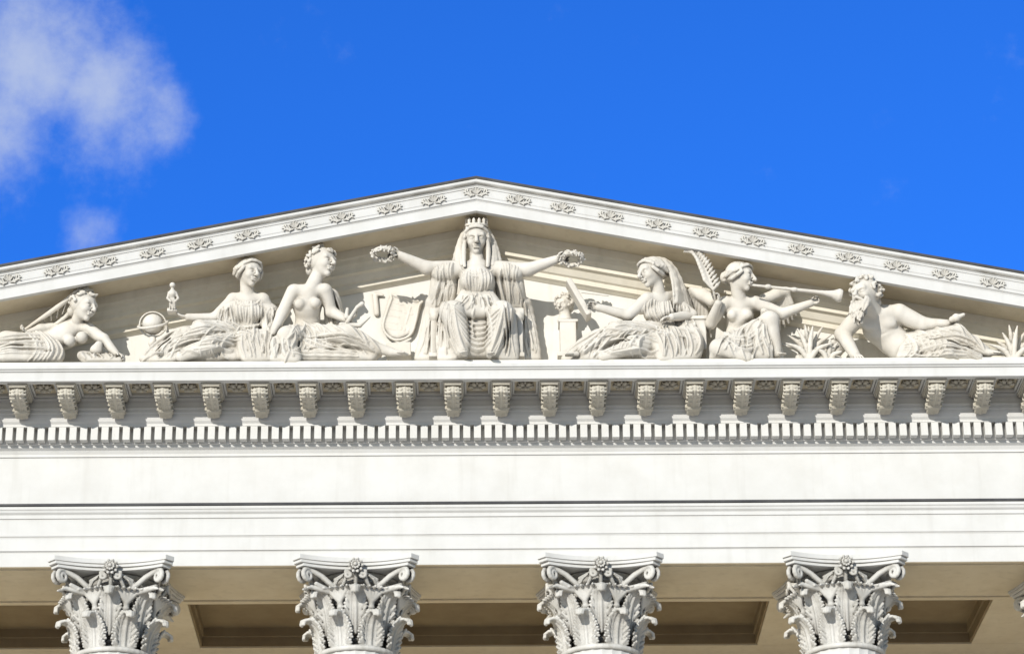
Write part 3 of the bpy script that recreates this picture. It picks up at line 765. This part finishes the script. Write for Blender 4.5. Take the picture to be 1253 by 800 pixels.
# ---- armillary globe
SH[:] = [0, 400, 50]
e = empty('armillary_globe', base_of(187), 'carved stone globe in a ring on a turned stand', 'globe')
G1, G2 = Sculpt(), Sculpt()
G1.s(187, 397, -.60, 13)
for i in range(28):
    a, b = i*math.pi/14, (i+1)*math.pi/14
    f = lambda q: (187+18*math.cos(q), 397+3.2*math.sin(q)-3*math.cos(q), -.60-.22*math.sin(q))
    G2.t([(*f(a), 1.6), (*f(b), 1.6)], k=.4)
    g = lambda q: (187+16*math.cos(q), 397+15*math.sin(q), -.60)
    G2.t([(*g(a), 1.3), (*g(b), 1.3)], k=.4)
G2.t([(187, 412, -.6, 3), (187, 420, -.6, 5), (187, 427, -.6, 3), (187, 436, -.6, 9), (187, 440, -.6, 11)], k=2)
G2.t([(203, 398, -.6, 2), (207, 412, -.6, 1.8), (190, 420, -.6, 2)], k=1)
finish(e, [('globe', G1), ('stand', G2)])

# ---- half-nude seated figure
SH[:] = [.33, 400, 55]
e = empty('seated_statue', base_of(400), 'half-nude stone figure with bare torso seated beside the robed woman', 'statue')
B, H, A = [Sculpt() for _ in range(3)]; D = cloth()
B.t([(374, 412, -.45, 17.5), (377, 392, -.45, 14), (376, 373, -.47, 17), (377, 362, -.46, 12.5)], k=5, fy=1.15)
B.t([(361, 356, -.46, 8), (396, 355, -.46, 8)], k=5)
B.s(367, 372, -.62, 7, 3); B.s(386, 371, -.62, 7, 3)
B.s(376, 396, -.65, 1.4, 1, -1); B.t([(377, 378, -.70, 1), (376, 393, -.67, 1)], k=2, m=-1)
B.t([(359, 357, -.47, 9), (345, 384, -.62, 7.2), (334, 408, -.84, 4.8)], k=3)
hand(B, (335, 406, -.83), (-.5, -.2, -.8), (.7, .3, -.5), .25, .4, -1)
B.t([(398, 356, -.46, 9), (405, 381, -.52, 7.2), (426, 392, -.72, 4.8)], k=3)
hand(B, (425, 391, -.72), (.9, -.3, .25), (0, -.4, .9), .25, .5, 1)
B.t([(455, 424, -.86, 7.5), (480, 431, -.90, 5.5)], k=3)
foot(B, (480, 431, -.92), (1, -.3, -.05), 20)
head(B, H, (395, 322, -.53), 18.5, (.72, -.68, -.12), hair='curls', neck=(381, 354, -.46, 8.4))
D.t([(374, 416, -.46, 20), (374, 409, -.46, 18)], k=5, fy=1.1)
legs(D, (382, 413, -.5, 17), (426, 411, -.90, 12.5), (462, 427, -.86, 8), 3, sl=.6)
legs(D, (368, 414, -.5, 17), (352, 412, -.88, 13), (354, 438, -.90, 9), 2)
D.drape([(362, 416, -.66), (356, 438, -.84)], [(462, 430, -.72), (452, 440, -.84)], 4, 2.6, base=5, mid=[(412, 416, -.70), (406, 439, -.86)])
D.fold([(354, 402, -.74), (396, 402, -.62)], [(350, 430, -1.0), (404, 420, -1.0)], 6, 2.4, mid=[(360, 418, -.96), (402, 410, -.92)], wob=1)
D.fold([(358, 402, -.80), (370, 406, -.86)], [(430, 426, -1.0), (450, 432, -.96)], 4, 2.3, mid=[(386, 426, -1.0), (424, 408, -1.02)], wob=1)
D.drape([(400, 356, -.34), (410, 360, -.32)], [(402, 404, -.42), (420, 400, -.36)], 4, 2.2, base=4)
D.drape([(334, 418, -.84), (352, 420, -.88)], [(330, 440, -.90), (364, 440, -.94)], 5, 2.6, base=5)
A.t([(425, 394, -.78, 2.5), (437, 376, -.78, 2.2), (443, 372, -.78, 3.2)], k=1); A.t([(425, 378, -.7, 2), (424, 388, -.78, 3)], k=1)
A.t([(418, 398, -.75, 4), (440, 398, -.75, 3), (452, 388, -.75, 1.5)], k=1)
finish(e, [('body', B), ('drapery', D), ('hair', H), ('lamp', A)])

# ---- coat of arms and scroll
SH[:] = [0, 400, 50]
e = empty('carved_shield', base_of(490, y=-.25), 'stone heraldic shield with bars and hills leaning on the wall', 'shield')
S, S2 = Sculpt(.008), Sculpt()
ca, sa = math.cos(rad(15)), math.sin(rad(15))
def sh(a, b, y, r): a *= 1.16; b *= 1.14; return (490+a*ca+b*sa, 390+a*sa*.9-b*ca*.93, y, r)   # a across, b up the shield
out = [(-15, 20), (-17, 25), (-9, 24), (0, 25), (9, 24), (17, 25), (15, 20), (16, 5), (16, -11), (11, -20), (0, -25), (-11, -20), (-16, -11), (-16, 5), (-15, 20)]
S.t([sh(a, b, -.095, 1.7) for a, b in out], k=.4, sm=3)
for j in range(-11, 12):
    wd = 15 if j*2 > -12 else 15-(-12-j*2)*1.2
    if wd > 2: S.t([sh(-wd, j*2, -.04, 2.6), sh(wd, j*2, -.04, 2.6)], k=3)
for i in range(5):
    b = 16-i*7.5; S.t([sh(-13+(3 if i > 3 else 0), b, -.072, 1.5), sh(-2, b, -.072, 1.5)], k=.3)
S.t([sh(7, 15, -.075, 1.5), sh(7, -4, -.075, 1.5)], k=.3); S.t([sh(3, 8, -.075, 1.4), sh(11, 8, -.075, 1.4)], k=.3)
for a in (3.5, 7.5, 11.5): S.t([sh(a, -12, -.06, 2.6), sh(a, -8, -.06, 1.7)], k=.5)
S.b(488, 430, -.20, (15, 8, 9), ang=3, rd=.6)
S2.t([(459, 362, -.04, 3.4), (461, 384, -.04, 3.4)], k=1); S2.t([(457, 360, -.05, 2.4), (468, 361, -.05, 1.8)], k=1)
finish(e, [('cartouche', S), ('scroll', S2)])

# ---- writing woman
SH[:] = [.31, 402, 55]
e = empty('seated_statue', base_of(790), 'veiled stone woman seated in profile writing on an upright tablet', 'statue')
B, H, A, ST, TB = [Sculpt() for _ in range(5)]; D = cloth()
B.t([(818, 415, -.45, 19), (813, 395, -.45, 15), (807, 378, -.47, 16), (806, 368, -.46, 12)], k=5, fy=1.1)
B.t([(793, 366, -.54, 8), (822, 364, -.40, 8)], k=5)
B.t([(791, 367, -.55, 8.5), (768, 386, -.72, 7), (732, 376, -.76, 4.6)], k=3)
hand(B, (733, 376, -.76), (-1, -.1, .25), (-.2, -.6, -.6), .25, .6, 1)
B.t([(824, 366, -.40, 8.5), (846, 386, -.5, 7.5), (822, 388, -.80, 4.6)], k=3)
hand(B, (823, 388, -.79), (-1, -.2, -.1), (0, .3, -1), .25, .4, -1)
head(B, H, (797, 334, -.54), 18, (-.86, -.52, -.28), hair='wavy', neck=(806, 362, -.46, 8))
H.fold([(797, 318, -.56), (806, 318, -.35)], [(826, 368, -.58), (848, 384, -.30)], 9, 3.8, k=1.8, mid=[(821, 330, -.50), (828, 338, -.30)], taper=.1, jit=0)
H.fold([(797, 316, -.58), (806, 316, -.45)], [(822, 376, -.62), (848, 394, -.40)], 6, 2.4, k=1.2, mid=[(818, 330, -.57), (830, 336, -.41)])
D.t([(818, 418, -.46, 22), (813, 397, -.46, 17), (807, 381, -.49, 18), (807, 376, -.47, 14)], k=5, fy=1.1)
D.s(797, 383, -.62, 8, 4); D.s(808, 384, -.64, 8, 4)
D.t([(795, 368, -.54, 8.5), (784, 376, -.6, 9)], k=3); D.t([(822, 368, -.42, 9), (836, 381, -.47, 10.5)], k=3)
D.fold([(790, 366, -.66), (822, 367, -.56)], [(801, 398, -.68), (828, 398, -.66)], 8, 1.9, mid=[(788, 384, -.72), (826, 384, -.70)], wob=.7)
D.drape([(830, 372, -.44), (846, 384, -.42)], [(836, 408, -.66), (856, 404, -.46)], 4, 2.3, base=4.5)
D.t([(798, 399, -.60, 2.2), (812, 402, -.68, 2.2), (830, 401, -.60, 2.2)], sm=4, k=1)
D.fold([(802, 402, -.7), (828, 402, -.7)], [(800, 420, -.7), (836, 418, -.7)], 6, 2)
legs(D, (815, 411, -.5, 17), (755, 406, -.86, 12.5), (714, 430, -.86, 7.5), 3, sl=-.6)
legs(D, (820, 420, -.6, 16), (776, 424, -.98, 10.5), (738, 437, -.94, 7), 2, sl=-.6)
D.drape([(804, 418, -.66), (808, 438, -.84)], [(704, 437, -.72), (734, 440, -.84)], 4, 2.6, base=5, mid=[(752, 416, -.70), (774, 438, -.86)])
D.drape([(736, 406, -.70), (752, 412, -.78)], [(690, 439, -.72), (728, 440, -.86)], 5, 2.5, base=4.5, mid=[(714, 418, -.70), (734, 430, -.84)])
D.fold([(802, 404, -.88), (772, 400, -.93)], [(794, 438, -1.0), (748, 434, -1.02)], 6, 2.4, mid=[(784, 424, -1.05), (752, 416, -1.02)], wob=1.2)
D.fold([(798, 402, -.8), (806, 416, -.8)], [(724, 424, -.94), (738, 436, -1.0)], 3, 2.2, mid=[(756, 397, -.96), (772, 418, -1.06)])
D.drape([(802, 412, -.84), (848, 402, -.62)], [(808, 439, -.94), (850, 439, -.84)], 6, 2.7, base=5, mid=[(806, 424, -.92), (855, 420, -.76)])
foot(B, (706, 433, -.90), (-1, -.4, -.05), 17)
ST.b(846, 418, -.35, (17, 22, 20), rd=1.5); ST.b(846, 398, -.35, (19, 24, 2.5), rd=1)
TB.b(708, 367, -.56, (3.5, 11, 27), ang=27, rd=1)
A.t([(712, 358, -.66, .9), (745, 362, -.66, .8)], k=.5)
finish(e, [('body', B), ('drapery', D), ('hair', H), ('stool', ST), ('tablet', TB), ('stylus', A)])

# ---- bust on pedestal
SH[:] = [0, 400, 50]
e = empty('bust_on_pedestal', base_of(694), 'small stone bust with curly hair standing on a square pedestal', 'bust')
B, H, A = Sculpt(), Sculpt(), Sculpt()
B.t([(691, 392, -.42, 9), (691, 385, -.42, 6), (691, 376, -.43, 5)], k=3)
head(B, H, (690, 373, -.44), 12, (-.55, -.85, -.3), hair='curls')
A.b(695, 417, -.38, (10, 12, 22), rd=.8); A.b(695, 397, -.38, (12, 13, 1.8), rd=.6); A.b(695, 438, -.38, (13, 14, 3), rd=.6)
finish(e, [('bust', B), ('hair', H), ('pedestal', A)])

# ---- trumpeter
SH[:] = [.36, 402, 52]
e = empty('kneeling_statue', base_of(910), 'winged half-nude stone figure blowing a long trumpet, palm branch raised', 'statue')
B, H, A, TR, WG = [Sculpt() for _ in range(5)]; D = cloth()
B.t([(903, 418, -.45, 17.5), (904, 401, -.45, 14), (905, 384, -.48, 16.5), (905, 373, -.46, 12.5)], k=5, fy=1.15)
B.t([(889, 370, -.46, 7.5), (923, 370, -.46, 7.5)], k=5)
B.s(896, 385, -.62, 7, 3); B.s(914, 385, -.62, 7, 3)
B.s(904, 406, -.66, 1.4, 1, -1); B.t([(905, 390, -.70, 1), (904, 403, -.67, 1)], k=2, m=-1)
B.t([(887, 371, -.46, 8.5), (869, 396, -.58, 7), (879, 371, -.70, 4.6)], k=3)
hand(B, (878, 372, -.70), (.1, -.1, 1), (-1, -.4, 0), .24, .8, 1)
B.t([(925, 371, -.46, 8.5), (957, 384, -.6, 7), (992, 371, -.66, 4.6)], k=3)
hand(B, (990, 371, -.66), (1, 0, .25), (0, -.8, .6), .24, .8, -1)
B.t([(908, 418, -.5, 14), (942, 392, -.80, 11), (950, 432, -.78, 6.5)], k=4)
foot(B, (950, 434, -.8), (.7, -.7, 0), 14)
head(B, H, (906, 339, -.54), 17.5, (.90, -.42, -.18), hair='wavy', neck=(905, 368, -.46, 8))
D.t([(903, 422, -.46, 19), (903, 415, -.46, 17.5)], k=5, fy=1.1)
legs(D, (906, 418, -.5, 16), (928, 404, -.76, 12.5), (926, 436, -.82, 8), 3, sl=-.5)
legs(D, (898, 420, -.5, 15), (880, 426, -.92, 11.5), (914, 438, -.92, 8), 2)
D.drape([(886, 414, -.60), (932, 402, -.62)], [(872, 439, -.84), (942, 439, -.84)], 6, 2.5, base=5, mid=[(882, 424, -.82), (936, 418, -.82)])
D.fold([(886, 406, -.70), (884, 416, -.80)], [(934, 392, -.80), (942, 414, -.95)], 4, 2.4, mid=[(908, 414, -.80), (912, 430, -1.0)])
D.drape([(934, 380, -.60), (944, 386, -.60)], [(938, 438, -.68), (956, 438, -.58)], 4, 2.2, base=3.5)
st = [(878, 378, -.66), (872, 352, -.66), (862, 328, -.66), (850, 311, -.66)]
A.t([(*p, 1.5) for p in st], sm=3, k=.6)
for i in range(12):
    t = .30+.70*i/11; q = Sculpt.lp(st, t)
    for sg in (-1, 1):
        A.t([(*q, 1.4), (q[0]-4+sg*(10 if sg > 0 else 7)*(1-.3*t), q[1]-9+3*sg, q[2]-.03, 2.1), (q[0]-7+sg*(17 if sg > 0 else 9)*(1-.3*t), max(q[1]-16+6*sg, 309), q[2], .7)], k=.5)
TR.t([(922, 349, -.72, 1.6), (960, 353, -.74, 1.9), (1006, 358, -.74, 2.6), (1018, 360, -.74, 4.5), (1026, 361.5, -.74, 8.5)], k=1)
TR.t([(1024, 361.5, -.74, 5), (1034, 363, -.75, 7)], k=1, m=-1)
for q in ((940, 350.8, -.73), (972, 354.4, -.74)): TR.t([(q[0]-1, q[1], q[2], 3), (q[0]+1, q[1], q[2], 3)], k=.6)
wing(WG, (862, 366), (846, 355), 7, 46, (8, -30), -.16, 3.2)
wing(WG, (940, 366), (962, 356), 8, 50, (-5, 22), -.20, 3.4)
WG.t([(872, 368, -.3, 8), (860, 361, -.2, 8), (848, 357, -.16, 6)], k=3); WG.t([(934, 368, -.3, 8), (950, 360, -.24, 7), (962, 356, -.2, 6)], k=3)
WG.t([(872, 368, -.25, 8), (903, 380, -.25, 10), (934, 368, -.25, 8)], k=3)
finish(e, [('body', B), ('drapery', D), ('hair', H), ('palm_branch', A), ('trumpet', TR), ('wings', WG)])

# ---- river god
SH[:] = [.42, 412, 45]
e = empty('reclining_statue', base_of(1120), 'bearded reclining stone man with bare chest and draped legs', 'statue')
B, H, A = [Sculpt() for _ in range(3)]; D = cloth()
B.t([(1104, 426, -.5, 19), (1090, 414, -.5, 18.5), (1077, 400, -.5, 21), (1074, 390, -.48, 17)], k=5, fy=1.1)
B.t([(1051, 388, -.50, 11), (1099, 383, -.45, 11)], k=8)
for (x, y) in ((1065, 398), (1086, 395)): B.e(x, y, -.64, (11, 7, 8), ang=-8, k=3)
B.t([(1076, 391, -.79, 1.2), (1081, 408, -.80, 1.2), (1096, 422, -.76, 1.2)], k=2, m=-1)
for t in (.1, .4, .7): B.t([(1078+20*t-9, 409+13*t+3, -.73, 1.2), (1078+20*t+10, 409+13*t-6, -.77, 1.2)], k=2, m=-1)
B.t([(1048, 390, -.50, 11.5), (1031, 409, -.56, 9.5), (1046, 434, -.72, 6.5)], k=3)
hand(B, (1046, 433, -.72), (.3, -.6, -.6), (.2, .3, -1), .26, .3, 1)
B.t([(1101, 384, -.45, 12), (1131, 398, -.62, 9.5), (1158, 397, -.70, 6.2)], k=3)
hand(B, (1157, 397, -.70), (1, -.15, -.05), (0, -.2, 1), .30, 1.0, 1)
head(B, H, (1058, 361, -.62), 19.5, (-.66, -.75, -.12), hair='curls', beard=True, neck=(1071, 387, -.48, 11))
legs(D, (1114, 423, -.5, 17), (1170, 410, -.84, 12.5), (1204, 430, -.82, 8), 3, sl=.6)
legs(D, (1116, 427, -.6, 15), (1160, 430, -.95, 10.5), (1196, 438, -.90, 7), 2, sl=.6)
D.drape([(1106, 426, -.66), (1102, 438, -.84)], [(1200, 434, -.72), (1190, 440, -.84)], 4, 2.5, base=5, mid=[(1164, 418, -.70), (1156, 439, -.86)])
D.fold([(1104, 414, -.78), (1148, 404, -.84)], [(1098, 438, -.98), (1150, 436, -1.0)], 6, 2.4, mid=[(1112, 426, -.94), (1162, 420, -1.0)], wob=1.2)
D.fold([(1110, 412, -.76), (1106, 426, -.94)], [(1196, 426, -.92), (1184, 438, -1.0)], 4, 2.3, mid=[(1164, 398, -.98), (1152, 426, -1.06)])
B.t([(1194, 428, -.84, 7), (1210, 432, -.88, 5)], k=3)
foot(B, (1208, 431, -.88), (1, -.3, -.05), 20)
A.s(1170, 389, -.76, 5.5); A.t([(1165, 391, -.76, 4), (1179, 385, -.76, 2.2)], k=1)
U = Sculpt(); U.t([(1022, 430, -.45, 9), (1028, 424, -.45, 8), (1020, 420, -.5, 5)], k=2)
finish(e, [('body', B), ('drapery', D), ('hair', H), ('shell', A), ('urn', U)])

SH[:] = [0, 400, 50]
def plant(u, v, n, L, lab):
    e = empty('carved_plant', base_of(u), lab, 'plant')
    S = Sculpt()
    for i in range(n):
        t = -1+2*i/(n-1); a = t*1.0+.1*math.sin(i*5); l = L*(.75+.25*math.cos(t*1.5))*(.85+.3*random.random())
        y = -.5-.12*math.sin(i*2.3)
        S.t([(u+3*t, v, y, 3), (u+l*.55*math.sin(a)*.8, v-l*.55*math.cos(a), y-.04, 3.2), (u+l*math.sin(a*1.15), v-l*math.cos(a*1.1), y-.1, .9)], k=.8, sm=3)
    S.t([(u-12, v, -.5, 5), (u+12, v, -.5, 5)], k=3)
    finish(e, [('foliage', S)])
plant(990, 438, 11, 44, 'carved stone agave with long pointed leaves beside the trumpeter')
plant(1014, 440, 7, 24, 'low carved stone reeds beside the bearded reclining man')
plant(1240, 440, 11, 38, 'carved stone agave at the feet of the reclining man')

# ================================================================ GROUND
me = bpy.data.meshes.new('ground'); g = 2500
me.from_pydata([(-g, -g, GZ), (g, -g, GZ), (g, g, GZ), (-g, g, GZ)], [], [(0, 1, 2, 3)])
o = bpy.data.objects.new('ground', me); place(o, None, M_PAVE); o['kind'] = 'structure'
o['label'] = 'pale paved forecourt in front of the portico'; o['category'] = 'ground'

# ================================================================ LIGHT
sv = Vector((.46, 1.0, -.36)).normalized()
sd = bpy.data.lights.new('sun', 'SUN'); sd.energy = 3.85; sd.angle = rad(.5); sd.color = (1, .965, .90)
so = bpy.data.objects.new('sun', sd); col.objects.link(so); so.rotation_euler = sv.to_track_quat('-Z', 'Y').to_euler(); so.location = (-10, -30, 20)
sel = math.asin(-sv.z); srot = math.atan2(-sv.x, -sv.y)
w = bpy.data.worlds.new('World'); bpy.context.scene.world = w; w.use_nodes = True
nt = w.node_tree; L = nt.links; bg = nt.nodes['Background']; bg.inputs[1].default_value = .12
sk = nn(nt, 'ShaderNodeTexSky', sky_type='NISHITA'); sk.sun_disc = False; sk.sun_elevation = sel; sk.sun_rotation = srot
sk.air_density = 1.0; sk.dust_density = .1; sk.ozone_density = 4.0
tc = nn(nt, 'ShaderNodeTexCoord')
# deeper azure away from the sun
dt = nn(nt, 'ShaderNodeVectorMath', operation='DOT_PRODUCT'); dt.inputs[1].default_value = (0, CS, SN); L.new(tc.outputs['Generated'], dt.inputs[0])
mr0 = nn(nt, 'ShaderNodeMapRange', interpolation_type='SMOOTHSTEP'); mr0.inputs[1].default_value = .2; mr0.inputs[2].default_value = .9
L.new(dt.outputs['Value'], mr0.inputs[0])
tint = nn(nt, 'ShaderNodeMix', data_type='RGBA'); tint.inputs[6].default_value = (1.05, .96, .88, 1); tint.inputs[7].default_value = (.23, .86, 2.0, 1)
L.new(mr0.outputs[0], tint.inputs[0])
mul = nn(nt, 'ShaderNodeMix', data_type='RGBA', blend_type='MULTIPLY'); mul.inputs[0].default_value = 1
L.new(sk.outputs[0], mul.inputs[6]); L.new(tint.outputs[2], mul.inputs[7])
nz = nn(nt, 'ShaderNodeTexNoise'); nz.inputs['Scale'].default_value = 30; nz.inputs['Detail'].default_value = 8; nz.inputs['Roughness'].default_value = .62
L.new(tc.outputs['Generated'], nz.inputs['Vector'])
def vdir(u, v):
    d = np.array([0, CS, SN])+(u-U0)/FL*np.array([1, 0, 0])+(400-v)/FL*np.array([0, -SN, CS])
    return d/np.linalg.norm(d)
acc = None
for (u, v, R, amp) in ((40, 75, 205, 1.12), (120, 118, 160, 1.08), (-15, 130, 170, 1.12), (110, 290, 66, .68), (20, -60, 240, .65), (190, 132, 100, .75)):
    d = nn(nt, 'ShaderNodeVectorMath', operation='DISTANCE'); d.inputs[1].default_value = vdir(u, v)
    L.new(tc.outputs['Generated'], d.inputs[0])
    mr = nn(nt, 'ShaderNodeMapRange', interpolation_type='SMOOTHSTEP'); mr.inputs[1].default_value = 0; mr.inputs[2].default_value = R/FL
    mr.inputs[3].default_value = amp; mr.inputs[4].default_value = 0
    L.new(d.outputs['Value'], mr.inputs[0])
    if acc is None: acc = mr.outputs[0]
    else:
        a = nn(nt, 'ShaderNodeMath', operation='MAXIMUM'); L.new(acc, a.inputs[0]); L.new(mr.outputs[0], a.inputs[1]); acc = a.outputs[0]
ad = nn(nt, 'ShaderNodeMath', operation='MULTIPLY_ADD'); L.new(nz.outputs['Fac'], ad.inputs[0]); ad.inputs[1].default_value = 2.0; ad.inputs[2].default_value = -1.22
a2 = nn(nt, 'ShaderNodeMath', operation='ADD'); L.new(ad.outputs[0], a2.inputs[0]); L.new(acc, a2.inputs[1])
mr = nn(nt, 'ShaderNodeMapRange', interpolation_type='SMOOTHSTEP'); mr.inputs[1].default_value = .0; mr.inputs[2].default_value = 1.2; mr.inputs[4].default_value = .72
L.new(a2.outputs[0], mr.inputs[0])
mx = nn(nt, 'ShaderNodeMix', data_type='RGBA'); mx.inputs[7].default_value = (5.0, 5.6, 6.7, 1)
L.new(mr.outputs[0], mx.inputs[0]); L.new(mul.outputs[2], mx.inputs[6]); L.new(mx.outputs[2], bg.inputs[0])

# ================================================================ CAMERA
cd = bpy.data.cameras.new('camera'); cam = bpy.data.objects.new('camera', cd); col.objects.link(cam)
cd.sensor_width = 36; cd.clip_end = 6000; cd.clip_start = .5
cd.lens = 36*FL/1253; cd.shift_x = (626.5-U0)/1253
cam.matrix_world = Matrix.Translation((0, -DC, ZC)) @ Matrix.Rotation(rad(90)+PITCH, 4, 'X') @ Matrix.Rotation(-ROLL, 4, 'Z')
bpy.context.scene.camera = cam
sc = bpy.context.scene
sc.view_settings.view_transform = 'Standard'; sc.view_settings.look = 'None'; sc.view_settings.exposure = 0
